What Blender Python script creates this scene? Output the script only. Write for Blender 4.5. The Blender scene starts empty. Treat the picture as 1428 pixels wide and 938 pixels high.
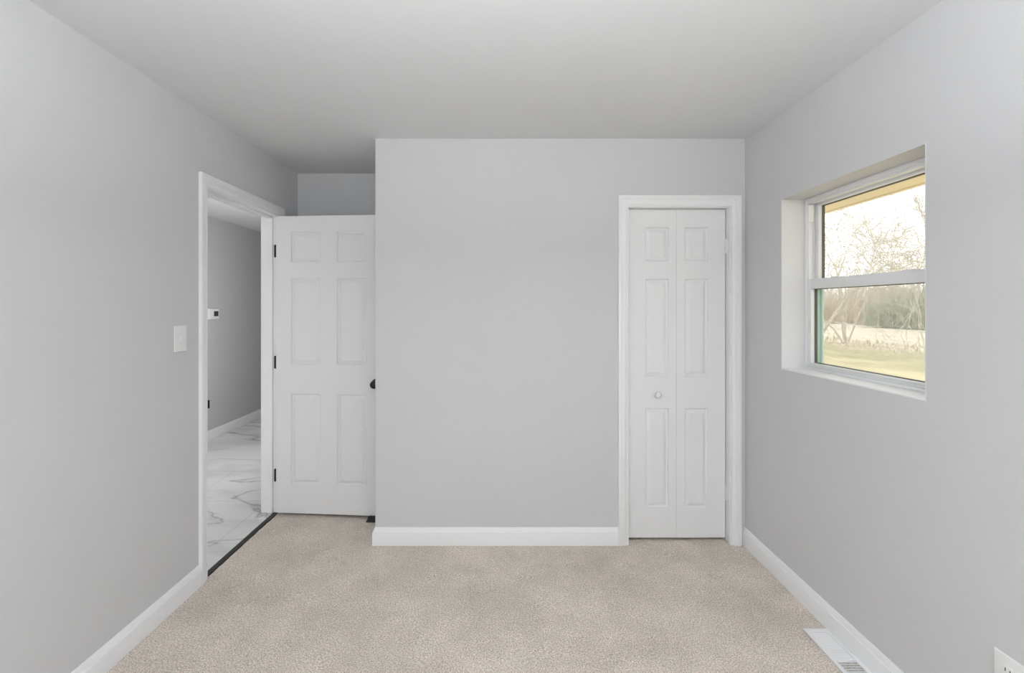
import bpy, bmesh, math, random
from mathutils import Vector, Matrix

S = bpy.context.scene
COL = S.collection
R = math.radians

# ------------------------------------------------------------------ camera
F = 628.0                      # focal length in pixels of the 1428 x 938 frame
VPX, VPY = 704.0, 428.0        # vanishing point of the room's depth axis
H = 1.427                      # eye height
cd = bpy.data.cameras.new('camera')
cam = bpy.data.objects.new('camera', cd); COL.objects.link(cam)
cam.location = (0, 0, H); cam.rotation_euler = (R(90), 0, 0)
cd.sensor_fit = 'HORIZONTAL'; cd.sensor_width = 36.0
cd.lens = 36.0 * F / 1428
cd.shift_x = (714 - VPX) / 1428
cd.shift_y = -(469 - VPY) / 1428
cd.clip_start = 0.02; cd.clip_end = 400
S.camera = cam

# ------------------------------------------------------------------ world, lights, exposure
W = bpy.data.worlds.new('World'); S.world = W; W.use_nodes = True
bg = W.node_tree.nodes['Background']
bg.inputs[0].default_value = (1.0, 0.99, 0.975, 1); bg.inputs[1].default_value = 1.75

def area(name, loc, rot, sx, sy, power, col=(1, 1, 1)):
    l = bpy.data.lights.new(name, 'AREA'); l.shape = 'RECTANGLE'
    l.size = sx; l.size_y = sy; l.energy = power; l.color = col
    o = bpy.data.objects.new(name, l); COL.objects.link(o)
    o.location = loc; o.rotation_euler = rot
    return o
# the photographer's lamp bounced off the ceiling behind the camera, and a faint fill added at the rear wall
area('bounce_lamp', (0.0, -0.28, 1.8), (R(180), 0, 0), 0.6, 0.5, 120, (0.938, 0.977, 1.0))
area('rear_fill', (0.0, -1.36, 1.05), (R(90), 0, 0), 2.6, 1.8, 6, (0.945, 0.978, 1.0))
# unseen fill panels added along the partition to brighten the hall
area('hall_fill', (-1.72, 4.1, 1.35), (0, R(90), 0), 1.5, 1.0, 15, (1, 1, 1))
area('hall_fill_near', (-1.72, 1.1, 1.35), (0, R(90), 0), 1.5, 1.5, 42, (1, 1, 1))

vs = S.view_settings
vs.view_transform = 'Standard'; vs.look = 'None'; vs.gamma = 1; vs.exposure = 0.10
vs.use_curve_mapping = False
S.display_settings.display_device = 'sRGB'
S.cycles.max_bounces = 14; S.cycles.diffuse_bounces = 10; S.cycles.transparent_max_bounces = 12
S.cycles.use_denoising = True
S.cycles.sample_clamp_indirect = 6

# ------------------------------------------------------------------ materials
def new_mat(name):
    m = bpy.data.materials.new(name); m.use_nodes = True
    nt = m.node_tree
    return m, nt, nt.nodes['Principled BSDF'], nt.nodes, nt.links

def plain(name, col, rough=0.5, metal=0.0, bump=0.0, bscale=200.0, vary=0.0, spec=0.5):
    m, nt, b, N, L = new_mat(name)
    b.inputs['Base Color'].default_value = (*col, 1)
    b.inputs['Roughness'].default_value = rough
    b.inputs['Metallic'].default_value = metal
    b.inputs['Specular IOR Level'].default_value = spec
    tc = N.new('ShaderNodeTexCoord')
    n = N.new('ShaderNodeTexNoise'); n.inputs['Scale'].default_value = bscale; n.inputs['Detail'].default_value = 3
    L.new(tc.outputs['Object'], n.inputs['Vector'])
    if bump:
        bp = N.new('ShaderNodeBump'); bp.inputs['Strength'].default_value = bump; bp.inputs['Distance'].default_value = 0.002
        L.new(n.outputs['Fac'], bp.inputs['Height']); L.new(bp.outputs['Normal'], b.inputs['Normal'])
    if vary:
        n2 = N.new('ShaderNodeTexNoise'); n2.inputs['Scale'].default_value = 1.3; n2.inputs['Detail'].default_value = 4
        L.new(tc.outputs['Object'], n2.inputs['Vector'])
        r = N.new('ShaderNodeValToRGB')
        r.color_ramp.elements[0].position = 0.3; r.color_ramp.elements[1].position = 0.7
        r.color_ramp.elements[0].color = (*[c * (1 - vary) for c in col], 1)
        r.color_ramp.elements[1].color = (*[min(1, c * (1 + vary)) for c in col], 1)
        L.new(n2.outputs['Fac'], r.inputs['Fac']); L.new(r.outputs['Color'], b.inputs['Base Color'])
    return m

M = {}
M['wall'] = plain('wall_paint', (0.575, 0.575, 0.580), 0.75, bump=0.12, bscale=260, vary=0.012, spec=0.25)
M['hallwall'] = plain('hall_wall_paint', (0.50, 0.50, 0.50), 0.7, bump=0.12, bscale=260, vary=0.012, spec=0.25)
M['ceil'] = plain('ceiling_paint', (0.66, 0.665, 0.672), 0.85, bump=0.15, bscale=300, vary=0.01, spec=0.2)
M['trim'] = plain('white_trim_paint', (0.80, 0.80, 0.805), 0.38, bump=0.04, bscale=90)
M['door'] = plain('white_door_paint', (0.77, 0.77, 0.775), 0.42, bump=0.06, bscale=160)
M['lining'] = plain('recess_paint', (0.68, 0.68, 0.685), 0.5, bump=0.05, bscale=160)
M['roomdoor'] = plain('satin_door_paint', (0.73, 0.73, 0.735), 0.45, bump=0.06, bscale=160)
M['vinyl'] = plain('white_vinyl', (0.78, 0.785, 0.79), 0.35)
M['plastic'] = plain('white_plastic', (0.76, 0.76, 0.75), 0.3)
M['steel'] = plain('white_enamel', (0.78, 0.78, 0.785), 0.35)
M['black'] = plain('matte_black_metal', (0.010, 0.010, 0.010), 0.4, 0.3)
M['rubber'] = plain('black_rubber', (0.018, 0.017, 0.016), 0.6, bump=0.2, bscale=400)
M['dark'] = plain('dark_slot', (0.02, 0.02, 0.02), 0.8)
M['thresh'] = plain('dark_threshold', (0.030, 0.026, 0.022), 0.6, bump=0.3, bscale=120)
M['screen_grey'] = plain('grey_display', (0.05, 0.052, 0.055), 0.2)
M['spacer'] = plain('grey_glazing_spacer', (0.10, 0.098, 0.09), 0.5)
M['teal'] = plain('teal_screen_track', (0.62, 0.78, 0.73), 0.5)
M['soffit'] = plain('cream_soffit', (0.82, 0.72, 0.54), 0.8, bump=0.8, bscale=60, vary=0.12)
M['metal'] = plain('screw_metal', (0.6, 0.6, 0.6), 0.35, 0.6)

def carpet():
    m, nt, b, N, L = new_mat('beige_carpet')
    b.inputs['Roughness'].default_value = 1.0; b.inputs['Specular IOR Level'].default_value = 0.05
    b.inputs['Sheen Weight'].default_value = 0.15
    tc = N.new('ShaderNodeTexCoord')
    def noise(s, d, rgh=0.6):
        n = N.new('ShaderNodeTexNoise'); n.inputs['Scale'].default_value = s
        n.inputs['Detail'].default_value = d; n.inputs['Roughness'].default_value = rgh
        L.new(tc.outputs['Object'], n.inputs['Vector']); return n
    fine = noise(170, 3, 0.75)
    ramp = N.new('ShaderNodeValToRGB'); e = ramp.color_ramp.elements
    e[0].position = 0.33; e[0].color = (0.30, 0.255, 0.215, 1)
    e[1].position = 0.66; e[1].color = (0.95, 0.85, 0.75, 1)
    k = ramp.color_ramp.elements.new(0.5); k.color = (0.62, 0.55, 0.485, 1)
    L.new(fine.outputs['Fac'], ramp.inputs['Fac'])
    # soft patches where the pile lies the other way
    big = noise(2.6, 8, 0.68)
    r2 = N.new('ShaderNodeValToRGB'); r2.color_ramp.elements[0].position = 0.36; r2.color_ramp.elements[1].position = 0.62
    r2.color_ramp.elements[0].color = (0.84, 0.835, 0.83, 1); r2.color_ramp.elements[1].color = (1.06, 1.06, 1.06, 1)
    L.new(big.outputs['Fac'], r2.inputs['Fac'])
    mx = N.new('ShaderNodeMix'); mx.data_type = 'RGBA'; mx.blend_type = 'MULTIPLY'; mx.inputs[0].default_value = 1
    L.new(ramp.outputs['Color'], mx.inputs[6]); L.new(r2.outputs['Color'], mx.inputs[7])
    L.new(mx.outputs[2], b.inputs['Base Color'])
    n3 = noise(95, 4, 0.75)
    bp = N.new('ShaderNodeBump'); bp.inputs['Strength'].default_value = 0.9; bp.inputs['Distance'].default_value = 0.006
    L.new(n3.outputs['Fac'], bp.inputs['Height']); L.new(bp.outputs['Normal'], b.inputs['Normal'])
    return m
M['carpet'] = carpet()

def marble():
    m, nt, b, N, L = new_mat('marble_tile')
    b.inputs['Roughness'].default_value = 0.16
    tc = N.new('ShaderNodeTexCoord')
    mp = N.new('ShaderNodeMapping'); mp.inputs['Rotation'].default_value = (0, 0, R(38)); mp.inputs['Scale'].default_value = (0.55, 1.5, 1)
    L.new(tc.outputs['Object'], mp.inputs['Vector'])
    # long thin veins: a distorted noise, thin band around its middle value
    n = N.new('ShaderNodeTexNoise'); n.inputs['Scale'].default_value = 0.8; n.inputs['Detail'].default_value = 5
    n.inputs['Roughness'].default_value = 0.52; n.inputs['Distortion'].default_value = 0.9
    L.new(mp.outputs['Vector'], n.inputs['Vector'])
    r = N.new('ShaderNodeValToRGB'); e = r.color_ramp.elements
    base = (0.80, 0.80, 0.79, 1)
    e[0].position = 0.0; e[0].color = base
    e[1].position = 1.0; e[1].color = base
    for p, c in ((0.485, base), (0.495, (0.66, 0.66, 0.66, 1)), (0.500, (0.40, 0.40, 0.40, 1)), (0.505, (0.68, 0.68, 0.68, 1)), (0.525, base)):
        k = e.new(p); k.color = c
    L.new(n.outputs['Fac'], r.inputs['Fac'])
    # faint grey clouds
    n2 = N.new('ShaderNodeTexNoise'); n2.inputs['Scale'].default_value = 2.2; n2.inputs['Detail'].default_value = 5; n2.inputs['Distortion'].default_value = 0.6
    L.new(mp.outputs['Vector'], n2.inputs['Vector'])
    r2 = N.new('ShaderNodeValToRGB'); r2.color_ramp.elements[0].position = 0.36; r2.color_ramp.elements[1].position = 0.52
    r2.color_ramp.elements[0].color = (0.84, 0.84, 0.845, 1); r2.color_ramp.elements[1].color = (1, 1, 1, 1)
    L.new(n2.outputs['Fac'], r2.inputs['Fac'])
    mx = N.new('ShaderNodeMix'); mx.data_type = 'RGBA'; mx.blend_type = 'MULTIPLY'; mx.inputs[0].default_value = 1
    L.new(r.outputs['Color'], mx.inputs[6]); L.new(r2.outputs['Color'], mx.inputs[7])
    # grout lines of 0.6 x 1.2 m tiles
    br = N.new('ShaderNodeTexBrick'); br.offset = 0.5
    br.inputs['Color1'].default_value = (1, 1, 1, 1); br.inputs['Color2'].default_value = (0.96, 0.96, 0.96, 1)
    br.inputs['Mortar'].default_value = (0.72, 0.72, 0.71, 1)
    br.inputs['Scale'].default_value = 1.0; br.inputs['Brick Width'].default_value = 1.2; br.inputs['Row Height'].default_value = 0.6
    br.inputs['Mortar Size'].default_value = 0.0025
    mp2 = N.new('ShaderNodeMapping'); mp2.inputs['Location'].default_value = (0.55, 0.28, 0)
    L.new(tc.outputs['Object'], mp2.inputs['Vector']); L.new(mp2.outputs['Vector'], br.inputs['Vector'])
    mx2 = N.new('ShaderNodeMix'); mx2.data_type = 'RGBA'; mx2.blend_type = 'MULTIPLY'; mx2.inputs[0].default_value = 1
    L.new(mx.outputs[2], mx2.inputs[6]); L.new(br.outputs['Color'], mx2.inputs[7])
    L.new(mx2.outputs[2], b.inputs['Base Color'])
    return m
M['marble'] = marble()

def glass():
    m = bpy.data.materials.new('window_glass'); m.use_nodes = True
    nt = m.node_tree; N = nt.nodes; L = nt.links; N.clear()
    out = N.new('ShaderNodeOutputMaterial'); t = N.new('ShaderNodeBsdfTransparent'); g = N.new('ShaderNodeBsdfGlossy')
    t.inputs[0].default_value = (0.965, 0.985, 0.965, 1); g.inputs['Roughness'].default_value = 0.0
    fr = N.new('ShaderNodeLayerWeight'); fr.inputs['Blend'].default_value = 0.08
    mx = N.new('ShaderNodeMixShader')
    L.new(fr.outputs['Fresnel'], mx.inputs[0]); L.new(t.outputs[0], mx.inputs[1]); L.new(g.outputs[0], mx.inputs[2])
    L.new(mx.outputs[0], out.inputs[0])
    return m
M['glass'] = glass()

def mesh_screen():
    m = bpy.data.materials.new('insect_mesh'); m.use_nodes = True
    nt = m.node_tree; N = nt.nodes; L = nt.links; N.clear()
    out = N.new('ShaderNodeOutputMaterial'); t = N.new('ShaderNodeBsdfTransparent'); d = N.new('ShaderNodeBsdfDiffuse')
    d.inputs[0].default_value = (0.82, 0.82, 0.75, 1)
    mx = N.new('ShaderNodeMixShader'); mx.inputs[0].default_value = 0.34
    L.new(t.outputs[0], mx.inputs[1]); L.new(d.outputs[0], mx.inputs[2]); L.new(mx.outputs[0], out.inputs[0])
    return m
M['mesh'] = mesh_screen()

def ground_mat(name, c1, c2, c3, s):
    m, nt, b, N, L = new_mat(name)
    b.inputs['Roughness'].default_value = 1; b.inputs['Specular IOR Level'].default_value = 0.0
    tc = N.new('ShaderNodeTexCoord')
    mp = N.new('ShaderNodeMapping'); mp.inputs['Scale'].default_value = (1, 0.35, 1)
    L.new(tc.outputs['Object'], mp.inputs['Vector'])
    n = N.new('ShaderNodeTexNoise'); n.inputs['Scale'].default_value = s; n.inputs['Detail'].default_value = 8; n.inputs['Roughness'].default_value = 0.65
    L.new(mp.outputs['Vector'], n.inputs['Vector'])
    r = N.new('ShaderNodeValToRGB'); e = r.color_ramp.elements
    e[0].position = 0.32; e[0].color = (*c1, 1); e[1].position = 0.68; e[1].color = (*c3, 1)
    k = e.new(0.5); k.color = (*c2, 1)
    L.new(n.outputs['Fac'], r.inputs['Fac']); L.new(r.outputs['Color'], b.inputs['Base Color'])
    return m
def ground():
    """dry lawn near the house, a greener verge, then pale tall grass: bands across the yard with ragged edges"""
    m = ground_mat('dry_ground', (0.62, 0.60, 0.58), (0.80, 0.79, 0.77), (0.98, 0.97, 0.95), 1.2)
    nt = m.node_tree; N = nt.nodes; L = nt.links; b = N['Principled BSDF']
    grain = b.inputs['Base Color'].links[0].from_socket
    tc = N.new('ShaderNodeTexCoord'); sp = N.new('ShaderNodeSeparateXYZ'); L.new(tc.outputs['Object'], sp.inputs[0])
    n = N.new('ShaderNodeTexNoise'); n.inputs['Scale'].default_value = 0.45; n.inputs['Detail'].default_value = 6
    L.new(tc.outputs['Object'], n.inputs['Vector'])
    ma = N.new('ShaderNodeMath'); ma.operation = 'MULTIPLY_ADD'; ma.inputs[1].default_value = 7.0
    L.new(n.outputs['Fac'], ma.inputs[0]); L.new(sp.outputs[0], ma.inputs[2])
    mr = N.new('ShaderNodeMapRange'); mr.inputs['From Min'].default_value = 3.5; mr.inputs['From Max'].default_value = 43.5
    L.new(ma.outputs[0], mr.inputs['Value'])
    r = N.new('ShaderNodeValToRGB'); e = r.color_ramp.elements
    e[0].position = 0.0; e[0].color = (0.84, 0.74, 0.50, 1); e[1].position = 1.0; e[1].color = (0.95, 0.87, 0.74, 1)
    for p, c in ((0.30, (0.82, 0.73, 0.48, 1)), (0.385, (0.62, 0.60, 0.37, 1)), (0.44, (0.74, 0.65, 0.47, 1)), (0.50, (0.92, 0.83, 0.68, 1))):
        k = e.new(p); k.color = c
    L.new(mr.outputs[0], r.inputs['Fac'])
    mx = N.new('ShaderNodeMix'); mx.data_type = 'RGBA'; mx.blend_type = 'MULTIPLY'; mx.inputs[0].default_value = 1
    L.new(grain, mx.inputs[6]); L.new(r.outputs['Color'], mx.inputs[7]); L.new(mx.outputs[2], b.inputs['Base Color'])
    return m
M['ground'] = ground()
M['bark'] = plain('grey_bark', (0.30, 0.265, 0.22), 0.95, vary=0.15, spec=0.0)
M['bark_bloom'] = plain('bloom_bark', (0.56, 0.53, 0.48), 0.95, vary=0.12, spec=0.0)  # bloom of the bright sky put into the bark colour as a paler tone
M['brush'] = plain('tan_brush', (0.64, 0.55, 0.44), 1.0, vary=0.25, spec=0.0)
M['green'] = plain('grey_green_shrub', (0.50, 0.51, 0.40), 1.0, vary=0.25, spec=0.0)

# ------------------------------------------------------------------ mesh helpers
class MB:
    def __init__(self): self.bm = bmesh.new()
    def face(self, pts):
        return self.bm.faces.new([self.bm.verts.new(p) for p in pts])
    def box(self, a, b, bev=0.0, seg=2):
        (x0, y0, z0), (x1, y1, z1) = a, b
        t = bmesh.new()
        bmesh.ops.create_cube(t, size=1)
        for v in t.verts:
            v.co = Vector((x0 + (v.co.x + .5) * (x1 - x0), y0 + (v.co.y + .5) * (y1 - y0), z0 + (v.co.z + .5) * (z1 - z0)))
        if bev: bmesh.ops.bevel(t, geom=list(t.edges), offset=bev, segments=seg, affect='EDGES', profile=0.5)
        return self.merge(t)
    def merge(self, t, mat=None):
        if mat is not None: t.transform(mat)
        me = bpy.data.meshes.new('tmp'); t.to_mesh(me); t.free()
        self.bm.from_mesh(me); bpy.data.meshes.remove(me)
        return self
    def lathe(self, prof, mat=None, n=28):
        """prof: (radius, height) pairs turned around Z, then moved by mat"""
        t = bmesh.new(); rings = []
        for r, z in prof:
            if r < 1e-6: rings.append([t.verts.new((0, 0, z))])
            else: rings.append([t.verts.new((r * math.cos(2 * math.pi * k / n), r * math.sin(2 * math.pi * k / n), z)) for k in range(n)])
        for A, B in zip(rings, rings[1:]):
            for k in range(n):
                k2 = (k + 1) % n
                f = [A[0] if len(A) == 1 else A[k], A[0] if len(A) == 1 else A[k2], B[0] if len(B) == 1 else B[k2], B[0] if len(B) == 1 else B[k]]
                u = []
                for v in f:
                    if v not in u: u.append(v)
                if len(u) > 2: t.faces.new(u)
        for rr in (rings[0], rings[-1]):
            if len(rr) > 2: t.faces.new(rr)
        bmesh.ops.recalc_face_normals(t, faces=t.faces)
        return self.merge(t, mat)
    def prism(self, poly, fn, d0, d1):
        """poly in (u, v), extruded from d0 to d1, fn(u, v, d) -> point"""
        t = bmesh.new()
        A = [t.verts.new(fn(u, v, d0)) for u, v in poly]; B = [t.verts.new(fn(u, v, d1)) for u, v in poly]
        t.faces.new(A); t.faces.new(B)
        for k in range(len(poly)):
            j = (k + 1) % len(poly); t.faces.new([A[k], A[j], B[j], B[k]])
        bmesh.ops.recalc_face_normals(t, faces=t.faces)
        return self.merge(t)
    def build(self, name, mat, parent=None, smooth=None):
        me = bpy.data.meshes.new(name); self.bm.normal_update(); self.bm.to_mesh(me); self.bm.free()
        me.materials.append(mat)
        o = bpy.data.objects.new(name, me); COL.objects.link(o)
        if parent: o.parent = parent
        if smooth is not None:
            for p in me.polygons: p.use_smooth = True
            try: me.set_sharp_from_angle(angle=R(smooth))
            except Exception: pass
        return o

def tag(o, label=None, cat=None, group=None, kind=None):
    if label: o['label'] = label
    if cat: o['category'] = cat
    if group: o['group'] = group
    if kind: o['kind'] = kind
    return o
def struct(o, label=None, cat=None): return tag(o, label, cat, None, 'structure')
def empty(name, loc, rz=0):
    o = bpy.data.objects.new(name, None); COL.objects.link(o)
    o.location = loc; o.rotation_euler = (0, 0, rz); o.empty_display_size = 0.1
    return o

# ------------------------------------------------------------------ room dimensions (metres)
XL, XR = -1.570, 1.444
D = 2.707                       # face of the closet wall
YB = 3.413                      # alcove back wall
XC = -0.778                     # left corner of the closet wall
ZC = 2.438
YR = -1.45                      # wall behind the camera
TL = 0.117                      # partition thickness
XH = -3.17                      # far wall of the hall
DY0, DY1, DZ = 2.372, 3.125, 2.052          # entry opening, jamb to jamb
JT = 0.018
WY0, WY1, WZ0, WZ1 = 1.5475, 2.349, 1.110, 1.987   # window recess
XO = 1.66                       # outside face of the right wall

# floor: carpet with a softly uneven pile
random.seed(4)
t = bmesh.new()
nx, ny = 150, 245
x0, x1, y0, y1 = XL, XR, YR, YB
from mathutils import noise as mn
vv = []
for j in range(ny + 1):
    row = []
    for i in range(nx + 1):
        x = x0 + (x1 - x0) * i / nx; y = y0 + (y1 - y0) * j / ny
        z = 0.0025 * mn.noise(Vector((x * 9, y * 9, 0))) + 0.0012 * mn.noise(Vector((x * 45, y * 45, 3)))
        if i == 0: x += 0.0025 * mn.noise(Vector((y * 30, 7, 0)))
        row.append(t.verts.new((x, y, z)))
    vv.append(row)
for j in range(ny):
    for i in range(nx):
        t.faces.new((vv[j][i], vv[j][i + 1], vv[j + 1][i + 1], vv[j + 1][i]))
m = MB(); m.merge(t)
struct(m.build('floor', M['carpet'], smooth=180), 'beige speckled wall-to-wall carpet', 'floor')
m = MB(); m.box((XL - 0.004, YR - 0.1, -0.12), (XO, YB + 0.1, -0.012))
struct(m.build('floor_slab', M['dark']))

# hall floor
m = MB(); m.box((XH - 0.1, -0.4, -0.12), (XL - 0.004, 7.1, -0.002))
struct(m.build('floor_hall', M['marble']), 'glossy white marble tile with grey veins in the hall', 'floor')

# ceilings
m = MB(); m.box((XL - TL, YR - 0.1, ZC), (XO, YB + 0.12, ZC + 0.12))
struct(m.build('ceiling', M['ceil']))
m = MB(); m.box((XH - 0.1, -0.4, 2.40), (XL - TL, 7.1, 2.52))
struct(m.build('ceiling_hall', M['ceil']))

# walls
m = MB()
m.box((XL - TL, YR - 0.1, 0), (XL, DY0 - JT, ZC)); m.box((XL - TL, DY1 + JT, 0), (XL, YB, ZC)); m.box((XL - TL, DY0 - JT, DZ + JT), (XL, DY1 + JT, ZC))
struct(m.build('wall_left', M['wall']), 'pale grey wall with the open doorway and the light switch', 'wall')
m = MB(); m.box((XL - TL, YB, 0), (XR, YB + 0.1, ZC))
struct(m.build('wall_alcove', M['wall']), 'grey end wall of the alcove behind the open door', 'wall')
CX0, CX1, CZ = 0.745, 1.352, 2.027
m = MB()
m.box((XC, D, 0), (CX0 - 0.012, D + 0.1, ZC)); m.box((CX1 + 0.012, D, 0), (XR, D + 0.1, ZC)); m.box((CX0 - 0.012, D, CZ + 0.012), (CX1 + 0.012, D + 0.1, ZC))
m.box((XC, D + 0.1, 0), (XC + 0.1, YB, ZC))
struct(m.build('wall_back', M['wall']), 'pale grey closet wall facing the camera', 'wall')
m = MB()
m.box((XR, YR - 0.1, 0), (XO, WY0 - 0.004, ZC)); m.box((XR, WY1 + 0.004, 0), (XO, YB + 0.1, ZC))
m.box((XR, WY0 - 0.004, WZ1 + 0.004), (XO, WY1 + 0.004, ZC)); m.box((XR, WY0 - 0.004, 0), (XO, WY1 + 0.004, WZ0 - 0.006))
struct(m.build('wall_right', M['wall']), 'pale grey wall with the window', 'wall')
m = MB(); m.box((XL, YR - 0.1, 0), (XR, YR, ZC)); struct(m.build('wall_rear', M['wall']))
m = MB()
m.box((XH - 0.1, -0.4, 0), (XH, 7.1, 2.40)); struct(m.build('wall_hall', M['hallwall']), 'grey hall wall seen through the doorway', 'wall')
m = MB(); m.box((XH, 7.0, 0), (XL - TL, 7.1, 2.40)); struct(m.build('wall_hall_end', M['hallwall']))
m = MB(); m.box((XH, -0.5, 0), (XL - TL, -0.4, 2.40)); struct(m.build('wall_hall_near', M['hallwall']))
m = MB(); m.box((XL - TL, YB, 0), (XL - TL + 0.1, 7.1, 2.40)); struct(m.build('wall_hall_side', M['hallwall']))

# baseboards
BP = [(0, 0), (0.016, 0), (0.016, 0.076), (0.0150, 0.0785), (0.0115, 0.0800), (0.0105, 0.084), (0.0055, 0.101), (0.0030, 0.105), (0, 0.105)]
def baseboard(name, path, sign, mat=None):
    """path: wall-line points in (x, y); sign picks the side the board stands on"""
    n = len(path); P = [Vector(p) for p in path]
    t = bmesh.new(); rings = []
    for k in range(n):
        ns = []
        if k > 0: d = (P[k] - P[k - 1]).normalized(); ns.append(Vector((-d.y, d.x)) * sign)
        if k < n - 1: d = (P[k + 1] - P[k]).normalized(); ns.append(Vector((-d.y, d.x)) * sign)
        nn = ns[0] if len(ns) == 1 else (ns[0] + ns[1]) / (1 + ns[0].dot(ns[1]))
        rings.append([t.verts.new((P[k].x + nn.x * u, P[k].y + nn.y * u, z)) for u, z in BP])
    for A, B in zip(rings, rings[1:]):
        for k in range(len(BP)):
            j = (k + 1) % len(BP); t.faces.new((A[k], A[j], B[j], B[k]))
    t.faces.new(rings[0]); t.faces.new(rings[-1])
    bmesh.ops.recalc_face_normals(t, faces=t.faces)
    m = MB(); m.merge(t)
    return struct(m.build(name, mat or M['trim'], smooth=35))
CW = 0.0605
baseboard('baseboard_left', [(XL, YR), (XL, DY0 - 0.005 - 0.058)], -1)
baseboard('baseboard_back', [(CX0 - 0.005 - CW, D), (XC, D), (XC, YB - 0.02)], 1)
baseboard('baseboard_alcove', [(XL, YB), (XC - 0.018, YB)], -1)
baseboard('baseboard_right', [(XR, D - 0.001), (XR, YR)], -1)
baseboard('baseboard_hall', [(XH, -0.4), (XH, 7.0)], -1)

# door and closet casings -------------------------------------------------
def casing_prof(w):
    return [(0, 0), (0, 0.0075), (0.002, 0.0092), (0.008, 0.0092), (0.010, 0.0075), (0.0125, 0.0090), (0.020, 0.0125), (w * 0.58, 0.0150), (w * 0.66, 0.0140), (w * 0.70, 0.0165), (w - 0.004, 0.0170), (w - 0.001, 0.0155), (w, 0.0130), (w, 0)]
def casing(a0, a1, zt, w, fn, name, parent, wt=None):
    """three-sided mitred casing; fn(a, z, t) -> point, a along the wall, t out of it"""
    wt = wt or w; pr = casing_prof(w); t = bmesh.new(); rings = [[], [], [], []]
    for u, th in pr:
        v = u * wt / w
        rings[0].append(t.verts.new(fn(a0 - u, 0.0, th))); rings[1].append(t.verts.new(fn(a0 - u, zt + v, th)))
        rings[2].append(t.verts.new(fn(a1 + u, zt + v, th))); rings[3].append(t.verts.new(fn(a1 + u, 0.0, th)))
    for A, B in zip(rings, rings[1:]):
        for k in range(len(pr)):
            j = (k + 1) % len(pr); t.faces.new((A[k], A[j], B[j], B[k]))
    t.faces.new(rings[0]); t.faces.new(rings[3])
    bmesh.ops.recalc_face_normals(t, faces=t.faces)
    m = MB(); m.merge(t)
    return m.build(name, M['trim'], parent, smooth=30)

# entry door frame: jambs, stop and casing
fr = empty('trim_1', (XL, (DY0 + DY1) / 2, 0)); struct(fr, 'white casing and jambs around the open doorway', 'door frame')
fr.location = (0, 0, 0)
m = MB()
m.box((XL - TL, DY0 - JT, 0), (XL, DY0, DZ + JT)); m.box((XL - TL, DY1, 0), (XL, DY1 + JT, DZ + JT)); m.box((XL - TL, DY0, DZ), (XL, DY1, DZ + JT))
m.build('jamb', M['trim'], fr)
m = MB()
sx0, sx1 = XL - 0.074, XL - 0.038
m.box((sx0, DY0, 0), (sx1, DY0 + 0.011, DZ), 0.002); m.box((sx0, DY1 - 0.011, 0), (sx1, DY1, DZ), 0.002); m.box((sx0, DY0 + 0.01, DZ - 0.011), (sx1, DY1 - 0.01, DZ), 0.002)
m.build('door_stop_moulding', M['trim'], fr)
casing(DY0 - 0.005, DY1 + 0.005, DZ + 0.002, 0.058, lambda a, z, t: (XL + t, a, z), 'casing', fr, 0.068)
casing(DY0 - 0.005, DY1 + 0.005, DZ + 0.002, 0.058, lambda a, z, t: (XL - TL - t, a, z), 'casing', fr, 0.068)
# strike plate on the latch jamb, its lip wrapping the edge
m = MB()
m.box((XL - 0.034, DY0 - 0.0005, 0.885), (XL - 0.002, DY0 + 0.0015, 0.945), 0.0004)
m.prism([(0, 0.0015), (0.006, 0.0030), (0.0145, 0.0042), (0.0145, 0.0028), (0.006, 0.0018), (0, 0)], lambda u, v, d: (XL - 0.002 + u, DY0 + v, d), 0.893, 0.937)
m.build('strike_plate', M['black'], fr)['label'] = 'black metal strike plate'

# closet frame
cf = empty('trim_2', (0, 0, 0)); struct(cf, 'white casing and jambs around the folding closet door', 'door frame')
m = MB()
m.box((CX0 - 0.012, D, 0), (CX0, D + 0.1, CZ + 0.012)); m.box((CX1, D, 0), (CX1 + 0.012, D + 0.1, CZ + 0.012)); m.box((CX0, D, CZ), (CX1, D + 0.1, CZ + 0.012))
m.build('jamb', M['trim'], cf)
casing(CX0 - 0.005, CX1 + 0.005, CZ + 0.005, CW, lambda a, z, t: (a, D - t, z), 'casing', cf, 0.065)
m = MB(); m.box((CX0 + 0.002, D + 0.052, CZ - 0.006), (CX1 - 0.002, D + 0.075, CZ))
m.build('door_track', M['metal'], cf)

# dark strip between carpet and tile
t = bmesh.new(); A = []; B = []
for k in range(61):
    y = DY0 + (DY1 - DY0) * k / 60
    wob = 0.003 * mn.noise(Vector((y * 22, 1, 0)))
    A.append((XL - 0.036, y, 0)); B.append((XL - 0.003 + wob, y, 0))
V = [[t.verts.new((p[0], p[1], zz)) for p in row] for row, zz in ((A, -0.004), (A, 0.0035), (B, 0.005), (B, -0.012))]
for a, b in zip(V, V[1:] + V[:1]):
    for k in range(60): t.faces.new((a[k], a[k + 1], b[k + 1], b[k]))
t.faces.new([r[0] for r in V]); t.faces.new([r[-1] for r in V])
bmesh.ops.recalc_face_normals(t, faces=t.faces)
m = MB(); m.merge(t); struct(m.build('trim_3', M['thresh']), 'dark transition strip between carpet and hall tile', 'threshold')

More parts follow.
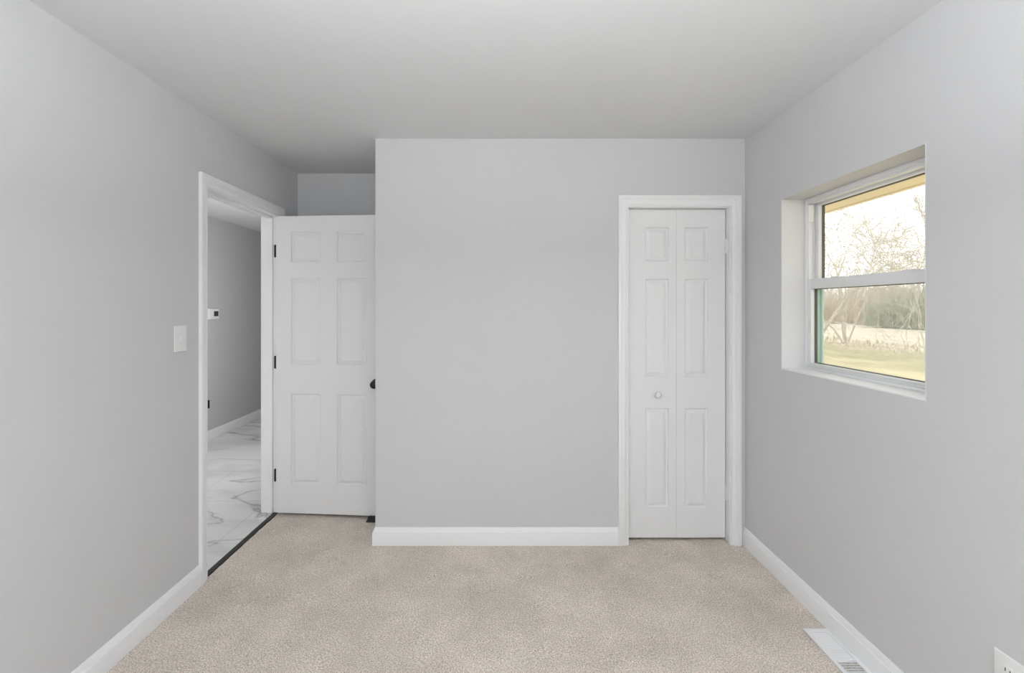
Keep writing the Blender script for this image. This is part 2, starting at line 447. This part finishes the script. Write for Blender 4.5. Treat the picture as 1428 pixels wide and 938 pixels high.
# ------------------------------------------------------------------ moulded panel doors
RINGS = [(0.0, 0.0), (0.0030, 0.0075), (0.008, 0.0105), (0.012, 0.0105), (0.028, 0.0025), (0.031, 0.0016)]
def panel_face(t, w, h, panels, y, s):
    xs = sorted({0.0, w} | {p[0] for p in panels} | {p[1] for p in panels})
    zs = sorted({0.0, h} | {p[2] for p in panels} | {p[3] for p in panels})
    def quad(a, b, c, d): t.faces.new([t.verts.new(p) for p in (a, b, c, d)])
    for i in range(len(xs) - 1):
        for j in range(len(zs) - 1):
            xa, xb, za, zb = xs[i], xs[i + 1], zs[j], zs[j + 1]
            inside = any(p[0] <= xa and xb <= p[1] and p[2] <= za and zb <= p[3] for p in panels)
            if not inside: quad((xa, y, za), (xb, y, za), (xb, y, zb), (xa, y, zb))
    for (xa, xb, za, zb) in panels:
        prev = None
        for u, dep in RINGS:
            c = [(xa + u, y + s * dep, za + u), (xb - u, y + s * dep, za + u), (xb - u, y + s * dep, zb - u), (xa + u, y + s * dep, zb - u)]
            if prev:
                for k in range(4): quad(prev[k], prev[(k + 1) % 4], c[(k + 1) % 4], c[k])
            prev = c
        quad(*prev)
def panel_slab(w, h, th, panels):
    """slab from x 0..w, y 0..th, z 0..h, moulded on both faces"""
    t = bmesh.new()
    panel_face(t, w, h, panels, 0.0, 1); panel_face(t, w, h, panels, th, -1)
    for a, b in (((0, 0), (w, 0)), ((w, 0), (w, h)), ((w, h), (0, h)), ((0, h), (0, 0))):
        t.faces.new([t.verts.new(p) for p in ((a[0], 0, a[1]), (b[0], 0, b[1]), (b[0], th, b[1]), (a[0], th, a[1]))])
    bmesh.ops.remove_doubles(t, verts=t.verts, dist=1e-5)
    bmesh.ops.recalc_face_normals(t, faces=t.faces)
    return t

# entry door, open into the alcove
PX, PY = XL + 0.008, DY1 - 0.003
door = empty('door_1', (PX, PY, 0), R(-4.0)); struct(door, 'white six-panel door standing open in front of the alcove', 'door')
DW, Z0, Z1 = 0.750, 0.024, 2.047
pl = [(0.105, 0.311), (0.427, 0.633)]
pz = [(1.9395 - Z0 - 0.2065, 1.9395 - Z0), (1.036 - Z0, 1.623 - Z0), (0.223 - Z0, 0.837 - Z0)]
panels = [(a, b, c, d) for a, b in pl for c, d in pz]
m = MB(); m.merge(panel_slab(DW, Z1 - Z0, 0.035, panels), Matrix.Translation((0.003, -0.045, Z0)))
m.build('door_slab', M['roomdoor'], door)
def inv(p):  # world point to the door's own frame
    return Matrix.Rotation(R(4.0), 4, 'Z') @ (Vector(p) - Vector((PX, PY, 0)))
for zc in (1.815, 1.045, 0.262):
    m = MB(); hh = 0.0445
    # leaf let into the jamb, rounded corners
    poly = [(0, -hh), (-0.026, -hh)] + [(-0.026 - 0.006 * math.sin(a), -hh + 0.006 - 0.006 * math.cos(a)) for a in (R(30), R(60), R(90))]
    poly += [(-0.026 - 0.006 * math.cos(a), hh - 0.006 + 0.006 * math.sin(a)) for a in (R(0), R(30), R(60), R(90))] + [(0, hh)]
    m.prism(poly, lambda u, v, d: inv((XL + 0.002 + u, DY1 + d, zc + v)), -0.0022, 0.0004)
    # knuckle with ball tips
    m.lathe([(0, -hh - 0.006), (0.003, -hh - 0.005), (0.0035, -hh - 0.001), (0.006, -hh), (0.006, hh), (0.0035, hh + 0.001), (0.003, hh + 0.005), (0, hh + 0.006)],
            Matrix.Translation((0.001, 0.001, zc)), 16)
    # leaf on the door's edge
    m.box((0.0008, -0.040, zc - hh), (0.0032, -0.002, zc + hh))
    m.build('hinge', M['black'], door, smooth=40)['label'] = 'black butt hinge'
kx, kz = 0.703, 0.913
def knob(side):
    y = -0.045 if side < 0 else -0.010
    mat = Matrix.Translation((kx, y, kz)) @ Matrix.Rotation(R(90) * (1 if side < 0 else -1), 4, 'X')
    m = MB(); m.lathe([(0, 0.0), (0.011, 0.004), (0.0105, 0.022), (0.014, 0.027), (0.0235, 0.033), (0.0272, 0.042), (0.0262, 0.051), (0.021, 0.058), (0.011, 0.0615), (0, 0.062)], mat)
    k = m.build('door_knob', M['black'], door, smooth=50); k['label'] = 'black round door knob'
    m = MB(); m.lathe([(0, 0), (0.0325, 0.0), (0.0325, 0.004), (0.029, 0.008), (0.014, 0.010), (0, 0.010)], mat)
    m.build('rosette', M['black'], k, smooth=40)
knob(-1); knob(1)

# folding closet door: two moulded leaves
cd_ = empty('door_2', (CX0, D + 0.045, 0)); struct(cd_, 'white folding closet door with small white knob', 'door')
LW, LH, LZ = 0.2975, 2.002, 0.019
for k in range(2):
    x0 = 0.0050 + k * (LW + 0.0012)
    a, b = ((0.108, 0.2500) if k == 0 else (0.0505, 0.1925))
    ps = [(a, b, 1.709 - LZ, 1.914 - LZ), (a, b, 1.002 - LZ, 1.599 - LZ), (a, b, 0.198 - LZ, 0.809 - LZ)]
    m = MB(); m.merge(panel_slab(LW, LH, 0.034, ps), Matrix.Translation((x0, 0, LZ)))
    m.build('door_leaf', M['door'], cd_)
m = MB(); m.lathe([(0, 0), (0.011, 0.0), (0.008, 0.004), (0.007, 0.010), (0.012, 0.014), (0.0185, 0.020), (0.0195, 0.026), (0.016, 0.031), (0.008, 0.0335), (0, 0.034)],
                  Matrix.Translation((0.186, 0.0, 0.895)) @ Matrix.Rotation(R(90), 4, 'X'))
m.build('door_knob', M['plastic'], cd_, smooth=50)
for zc in (1.80, 0.292):
    m = MB(); xe = CX1 - CX0
    m.box((xe - 0.004, -0.030, zc - 0.04), (xe - 0.0005, 0.012, zc + 0.04), 0.0008)
    m.lathe([(0, -0.043), (0.004, -0.042), (0.0045, 0.042), (0, 0.043)], Matrix.Translation((xe - 0.0045, -0.006, zc)), 12)
    m.build('hinge', M['trim'], cd_, smooth=40)

# ------------------------------------------------------------------ window
XF = 1.5616                      # room face of the vinyl frame
win = empty('window_1', (XR, (WY0 + WY1) / 2, WZ0)); struct(win, 'white double hung vinyl window recessed in the wall', 'window')
win.location = (0, 0, 0)
m = MB()
m.box((XR, WY1, WZ0 - 0.012), (XO, WY1 + 0.004, WZ1 + 0.004)); m.box((XR, WY0 - 0.004, WZ0 - 0.012), (XO, WY0, WZ1 + 0.004))
m.build('recess_lining', M['lining'], win)
m = MB(); m.box((XR, WY0, WZ1), (XO, WY1, WZ1 + 0.004)); m.build('recess_head', M['wall'], win)
m = MB(); m.box((XR - 0.002, WY0, WZ0 - 0.006), (XF + 0.002, WY1, WZ0), 0.0015)
m.build('window_sill', M['trim'], win)
fw = 0.016
m = MB()
def ring(m, x0, x1, y0, y1, z0, z1, wy, wz0, wz1, bev=0.0015):
    m.box((x0, y0, z0), (x1, y0 + wy, z1), bev); m.box((x0, y1 - wy, z0), (x1, y1, z1), bev)
    m.box((x0, y0 + wy - 0.002, z1 - wz1), (x1, y1 - wy + 0.002, z1), bev); m.box((x0, y0 + wy - 0.002, z0), (x1, y1 - wy + 0.002, z0 + wz0), bev)
ring(m, XF, 1.650, WY0, WY1, WZ0 - 0.006, WZ1, fw, 0.018, 0.020)
# step between inner and outer tracks
m.box((1.597, WY1 - fw - 0.006, WZ0), (1.603, WY1 - fw + 0.002, WZ1 - 0.02), 0.001)
m.box((1.597, WY0 + fw - 0.002, WZ0), (1.603, WY0 + fw + 0.006, WZ1 - 0.02), 0.001)
# head stop over the inner track
m.box((XF + 0.006, WY0 + fw, WZ1 - 0.030), (1.597, WY1 - fw, WZ1 - 0.018), 0.001)
m.build('window_frame', M['vinyl'], win, smooth=35)
# balance cover in the inner track, with its stop on top
for yy in (WY1 - fw, WY0 + fw):
    s = -1 if yy > 2 else 1
    m = MB()
    m.box((1.570, min(yy, yy + s * 0.007), 1.55), (1.586, max(yy, yy + s * 0.007), 1.865), 0.001)
    m.box((1.566, min(yy, yy + s * 0.012), 1.865), (1.592, max(yy, yy + s * 0.012), 1.955), 0.0015)
    m.build('balance_cover', M['vinyl'], win)
ya, yb = WY0 + fw + 0.001, WY1 - fw - 0.001
def sash(name, x0, x1, z0, z1, st, rb, rt):
    m = MB(); ring(m, x0, x1, ya, yb, z0, z1, st, rb, rt, 0.002)
    s = m.build(name, M['vinyl'], win, smooth=35)
    xg = (x0 + x1) / 2 + 0.003
    m = MB(); a_, b_, c_, d_ = ya + st - 0.004, yb - st + 0.004, z0 + rb - 0.004, z1 - rt + 0.004
    m.face([(xg, a_, c_), (xg, a_, d_), (xg, b_, d_), (xg, b_, c_)])
    m.build('glass_pane', M['glass'], s)
    m = MB(); # dark spacer round the glass
    ring(m, xg + 0.0021, xg + 0.0150, ya + st - 0.003, yb - st + 0.003, z0 + rb - 0.003, z1 - rt + 0.003, 0.0062, 0.006, 0.006, 0)
    m.build('glazing_spacer', M['spacer'], s)
    return s
up = sash('upper_sash', 1.604, 1.630, 1.520, WZ1 - 0.019, 0.029, 0.034, 0.022)
lo = sash('lower_sash', 1.568, 1.594, WZ0 + 0.012, 1.570, 0.026, 0.020, 0.050)
m = MB(); m.box((1.5635, ya + 0.02, WZ0 + 0.0255), (1.5685, yb - 0.02, WZ0 + 0.0305), 0.0015)
m.build('finger_rail', M['vinyl'], lo)
for yc in (1.75, 2.15):          # sash locks on the meeting rail
    m = MB(); m.box((1.573, yc - 0.028, 1.570), (1.592, yc + 0.028, 1.574), 0.002)
    m.build('sash_lock', M['vinyl'], lo, smooth=40)
for yc, s in ((ya + 0.05, 1), (yb - 0.05, -1)):
    m = MB(); m.box((1.574, yc - 0.022, 1.5695), (1.588, yc + 0.022, 1.5725), 0.001)
    m.build('tilt_latch', M['vinyl'], lo)
# insect screen on the lower half, its track tinted
m = MB(); ring(m, 1.634, 1.642, ya, yb, WZ0 + 0.010, 1.55, 0.014, 0.010, 0.014, 0.001)
sc = m.build('insect_screen', M['teal'], win)
m = MB(); m.face([(1.638, ya + 0.012, WZ0 + 0.018), (1.638, yb - 0.012, WZ0 + 0.018), (1.638, yb - 0.012, 1.538), (1.638, ya + 0.012, 1.538)])
m.build('screen_mesh', M['mesh'], sc)
m = MB(); m.box((1.604, WY1 - fw - 0.0015, WZ0 + 0.022), (1.633, WY1 - fw + 0.001, 1.515))
m.build('screen_track', M['teal'], win)

# ------------------------------------------------------------------ light switch
sw = empty('light_switch', (XL, 2.1735, 1.275)); tag(sw, 'white light switch on the grey wall beside the open doorway', 'light switch')
m = MB(); m.box((0.0, -0.0405, -0.0625), (0.0062, 0.0405, 0.0625), 0.003, 3); m.build('cover_plate', M['plastic'], sw, smooth=40)
m = MB(); m.box((0.005, -0.0055, -0.0125), (0.0072, 0.0055, 0.0125), 0.0008)
m.build('toggle_slot', M['vinyl'], sw)
m = MB(); m.prism([(-0.002, -0.007), (0.0075, -0.0005), (0.0165, 0.0065), (0.0165, 0.010), (0.013, 0.0115), (-0.002, 0.008)], lambda u, v, d: (0.006 + u, d, v), -0.004, 0.004)
m.build('toggle', M['plastic'], sw)
for zz in (-0.03, 0.03):
    m = MB(); m.lathe([(0, 0), (0.0035, 0), (0.003, 0.001), (0, 0.0012)], Matrix.Translation((0.0058, 0, zz)) @ Matrix.Rotation(R(90), 4, 'Y'), 12)
    m.build('screw', M['plastic'], sw)

# ------------------------------------------------------------------ outlet
ou = empty('wall_outlet', (XR, 1.286, 0.3665)); tag(ou, 'white electrical outlet low on the wall under the window', 'outlet')
m = MB(); m.box((-0.0062, -0.0395, -0.0625), (0.0, 0.0395, 0.0625), 0.003, 3); m.build('cover_plate', M['plastic'], ou, smooth=40)
for zc in (0.0195, -0.0195):
    pts = []
    for k in range(32):
        a = 2 * math.pi * k / 32
        pts.append((0.0172 * math.cos(a), max(-0.0138, min(0.0138, 0.0172 * math.sin(a)))))
    m = MB(); m.prism(pts, lambda u, v, d: (-d, u, zc + v), 0.005, 0.0082)
    r_ = m.build('receptacle', M['plastic'], ou)
    m = MB()
    m.box((-0.0087, 0.0050, zc - 0.002), (-0.0078, 0.0072, zc + 0.0075)); m.box((-0.0087, -0.0072, zc - 0.001), (-0.0078, -0.0050, zc + 0.0065))
    m.lathe([(0, 0), (0.0026, 0), (0.0026, 0.0009), (0, 0.0009)], Matrix.Translation((-0.0078, 0, zc - 0.0075)) @ Matrix.Rotation(R(-90), 4, 'Y'), 14)
    m.build('slots', M['dark'], r_)
m = MB(); m.lathe([(0, 0), (0.0035, 0), (0.003, 0.001), (0, 0.0012)], Matrix.Translation((-0.0058, 0, 0)) @ Matrix.Rotation(R(-90), 4, 'Y'), 12)
m.build('screw', M['plastic'], ou)

# ------------------------------------------------------------------ floor register
RX0, RX1, RY0, RY1 = 1.317, 1.4275, 1.640, 1.990
rg = empty('floor_register', ((RX0 + RX1) / 2, (RY0 + RY1) / 2, 0)); tag(rg, 'white louvered metal vent in the carpet against the baseboard', 'floor vent')
hx, hy = (RX1 - RX0) / 2, (RY1 - RY0) / 2
bx, by = 0.016, 0.022
m = MB()
zt = 0.009
poly = lambda s: None
m.box((-hx, -hy, 0.001), (-hx + bx, hy, zt), 0.002); m.box((hx - bx, -hy, 0.001), (hx, hy, zt), 0.002)
m.box((-hx + bx - 0.002, -hy, 0.001), (hx - bx + 0.002, -hy + by, zt), 0.002); m.box((-hx + bx - 0.002, hy - by, 0.001), (hx - bx + 0.002, hy, zt), 0.002)
m.box((-hx + bx, -0.004, -0.004), (hx - bx, 0.004, zt - 0.001), 0.001)
m.build('register_frame', M['steel'], rg, smooth=35)
m = MB(); m.box((-hx + 0.006, -hy + 0.006, -0.0105), (hx - 0.006, hy - 0.006, -0.0085)); m.build('duct_boot', M['dark'], rg)
pitch = 0.01265
for bank in (0, 1):
    for k in range(12):
        y = (hy - by - 0.006 - k * pitch) if bank == 0 else (-hy + by + 0.006 + k * pitch)
        m = MB(); s = -1 if bank == 0 else 1
        a = R(33) if bank == 0 else R(20)
        # tilted blade
        hl = 0.0035 if bank == 0 else 0.0062
        c, sn = math.cos(a) * hl, math.sin(a) * hl
        m.prism([(-c, 0.0035 - s * -sn), (c, 0.0035 + s * -sn), (c, 0.0047 + s * -sn), (-c, 0.0047 - s * -sn)], lambda u, v, d: (d, y + u, v), -hx + bx - 0.001, hx - bx + 0.001)
        m.build('louver', M['steel'], rg)
m = MB(); m.box((0.012, -hy + by, -0.003), (0.0155, hy - by, 0.0035)); m.build('cross_bar', M['steel'], rg)

# ------------------------------------------------------------------ door stop wedge
ds = empty('door_stop', (-0.885, 2.985, 0.002), R(-4)); tag(ds, 'small black rubber door stop on carpet below the open door', 'door stop')
m = MB()
m.prism([(-0.004, 0.0), (0.11, 0.0), (0.11, 0.004), (0.006, 0.034), (-0.002, 0.032)], lambda u, v, d: (d, u, v), -0.024, 0.024)
bmesh.ops.bevel(m.bm, geom=list(m.bm.edges), offset=0.002, segments=2, affect='EDGES')
m.build('wedge', M['rubber'], ds, smooth=40)
m = MB(); m.box((-0.036, -0.006, 0.0), (0.036, 0.03, 0.008), 0.003); m.build('foot', M['rubber'], ds, smooth=40)

# ------------------------------------------------------------------ thermostat in the hall
th = empty('thermostat', (XH, 4.87, 1.353)); tag(th, 'white thermostat with dark display on the hall wall', 'thermostat')
m = MB(); m.box((0, -0.088, -0.058), (0.026, 0.087, 0.058), 0.006, 3); m.build('housing', M['plastic'], th, smooth=40)
m = MB(); m.box((0.022, -0.002, -0.026), (0.0268, 0.074, 0.030), 0.0015); m.build('display', M['screen_grey'], th)['label'] = 'dark grey display'
m = MB(); m.box((0.022, -0.07, -0.02), (0.028, -0.03, -0.008), 0.001); m.box((0.022, -0.07, 0.008), (0.028, -0.03, 0.02), 0.001); m.build('button', M['vinyl'], th)

# ------------------------------------------------------------------ outside
ZG = -0.55
t = bmesh.new(); vv = []
gx = [XO + 160 * (k / 70) ** 2 for k in range(71)]
for j in range(91):
    y = -40 + 2.0 * j
    vv.append([t.verts.new((x, y, ZG + 0.05 * mn.noise(Vector((x * 0.3, y * 0.3, 0))))) for x in gx])
for A, B in zip(vv, vv[1:]):
    for i in range(70): t.faces.new((A[i], A[i + 1], B[i + 1], B[i]))
m = MB(); m.merge(t)
struct(m.build('ground', M['ground'], smooth=180), 'dry yellowish lawn running out to a pale field beyond the window', 'lawn')

m = MB()
m.box((XO, -2.5, 2.085), (2.235, 5.0, 2.105)); m.build
ev = empty('roof_eave', (0, 0, 0)); struct(ev, 'cream speckled soffit of the roof overhang above the window', 'eave')
m.build('soffit', M['soffit'], ev)
m = MB(); m.box((2.215, -2.5, 2.078), (2.245, 5.0, 2.28), 0.003); m.build('fascia', M['soffit'], ev)
m = MB(); m.box((XL - TL - 0.1, -2.5, 2.62), (2.24, 5.0, 2.66)); m.face([(XO, -2.5, 2.62), (2.24, -2.5, 2.27), (2.24, 5, 2.27), (XO, 5, 2.62)])
m.build('roof_deck', M['spacer'], ev)

# trees: tapering, forking tubes
def tube(t, pts, rad, n=4):
    rings = []
    for k, p in enumerate(pts):
        d = (pts[min(k + 1, len(pts) - 1)] - pts[max(k - 1, 0)]).normalized()
        u = d.orthogonal().normalized(); v = d.cross(u)
        rings.append([t.verts.new(p + (u * math.cos(2 * math.pi * j / n) + v * math.sin(2 * math.pi * j / n)) * rad[k]) for j in range(n)])
    for A, B in zip(rings, rings[1:]):
        for j in range(n): t.faces.new((A[j], A[(j + 1) % n], B[(j + 1) % n], B[j]))
def grow(t, rnd, p, d, L, r, depth, up, spread, n=4, tmin=0.012):
    pts = [p.copy()]; rad = [r]; seg = 5
    for k in range(seg):
        d = (d + Vector((rnd.gauss(0, .11), rnd.gauss(0, .11), rnd.gauss(0, .07) + up))).normalized()
        p = p + d * L / seg; pts.append(p.copy()); rad.append(r * (1 - 0.62 * (k + 1) / seg))
    tube(t, pts, rad, n)
    if depth <= 0: return
    nb = rnd.randint(3, 4)
    for b in range(nb):
        k = rnd.randint(2 if depth > 2 else 1, seg)
        ax = Vector((rnd.gauss(0, 1), rnd.gauss(0, 1), rnd.gauss(0, .5))).normalized()
        nd = (d + ax * spread).normalized()
        grow(t, rnd, pts[k], nd, L * rnd.uniform(.5, .82), max(rad[k] * .62, tmin), depth - 1, up, spread, max(3, n - 1), tmin)
def tree_mesh(name, seed, h, r, depth, up, spread, mat, stems=1, tmin=0.012):
    rnd = random.Random(seed); t = bmesh.new()
    for s in range(stems):
        a = 2 * math.pi * s / max(1, stems) + rnd.random()
        lean = 0.0 if stems == 1 else 0.33
        grow(t, rnd, Vector((0.1 * math.cos(a), 0.1 * math.sin(a), -0.1)) * (stems > 1), Vector((lean * math.cos(a), lean * math.sin(a), 1)).normalized(), h, r, depth, up, spread, 5, tmin)
    me = bpy.data.meshes.new(name); t.to_mesh(me); t.free(); me.materials.append(mat); return me
def place(me, name, x, y, rz, sc_, label, group=None):
    o = bpy.data.objects.new(name, me); COL.objects.link(o)
    o.location = (x, y, ZG + 0.1); o.rotation_euler = (0, 0, rz); o.scale = (sc_,) * 3
    return tag(o, label, 'tree', group)
near = tree_mesh('near_tree', 11, 4.1, 0.05, 4, -0.03, 0.95, M['bark_bloom'], 4, 0.017)
place(near, 'bare_tree', 18.6, 24.6, 0.4, 1.0, 'bare many-stemmed tree with arching branches standing alone in the field')
side = tree_mesh('side_tree', 37, 4.4, 0.075, 4, -0.025, 0.95, M['bark_bloom'], 5, 0.013)
place(side, 'bare_tree', 13.2, 19.4, 1.2, 1.0, 'bare tree hidden beyond the window edge, its thin branches crossing the upper pane')
protos = [tree_mesh('field_tree', 21 + k, (6.6, 7.6, 5.8)[k], (0.12, 0.15, 0.10)[k], 4, (0.05, 0.06, 0.03)[k], (0.6, 0.5, 0.75)[k], M['bark_bloom'], 1, 0.028) for k in range(3)]
rnd = random.Random(8)
for k in range(16):
    y = 27 + k * 2.7 + rnd.uniform(-.8, .8); x = 36.5 + rnd.uniform(0, 9) - 0.02 * (y - 40)
    place(protos[k % 3], 'bare_tree', x, y, rnd.uniform(0, 6), rnd.uniform(.62, .95), 'bare grey tree in the row along the far edge of the field', 'bare trees along the far edge of the field')
def thicket(name, seed, n, x0, x1, y0, y1, h0, h1, mat, label):
    rnd = random.Random(seed); t = bmesh.new()
    for k in range(n):
        p = Vector((rnd.uniform(x0, x1), rnd.uniform(y0, y1), 0)); L = rnd.uniform(h0, h1) * (0.6 + 0.4 * abs(mn.noise(Vector((p.y * .5, 0, seed)))) * 2)
        d = Vector((rnd.gauss(0, .25), rnd.gauss(0, .25), 1)).normalized()
        q = p + d * L * .5; q2 = q + (d + Vector((rnd.gauss(0, .3), rnd.gauss(0, .3), 0))).normalized() * L * .5
        tube(t, [p, q, q2], [0.03, 0.022, 0.008], 3)
        for b in range(4):
            s = p.lerp(q2, rnd.uniform(.15, .8)); e = s + Vector((rnd.gauss(0, .5), rnd.gauss(0, .5), rnd.uniform(.2, .9))) * L * .3
            tube(t, [s, e], [0.02, 0.007], 3)
    m = MB(); m.merge(t); o = m.build(name, mat); o.location = (0, 0, ZG + 0.1)
    return tag(o, label, 'brush', None, 'stuff')
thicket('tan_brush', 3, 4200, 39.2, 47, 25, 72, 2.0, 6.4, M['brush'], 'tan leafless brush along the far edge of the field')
thicket('green_thicket', 5, 2600, 35.6, 38.2, 24, 45, 1.3, 4.6, M['green'], 'grey green shrubs among the brush at the far field edge')
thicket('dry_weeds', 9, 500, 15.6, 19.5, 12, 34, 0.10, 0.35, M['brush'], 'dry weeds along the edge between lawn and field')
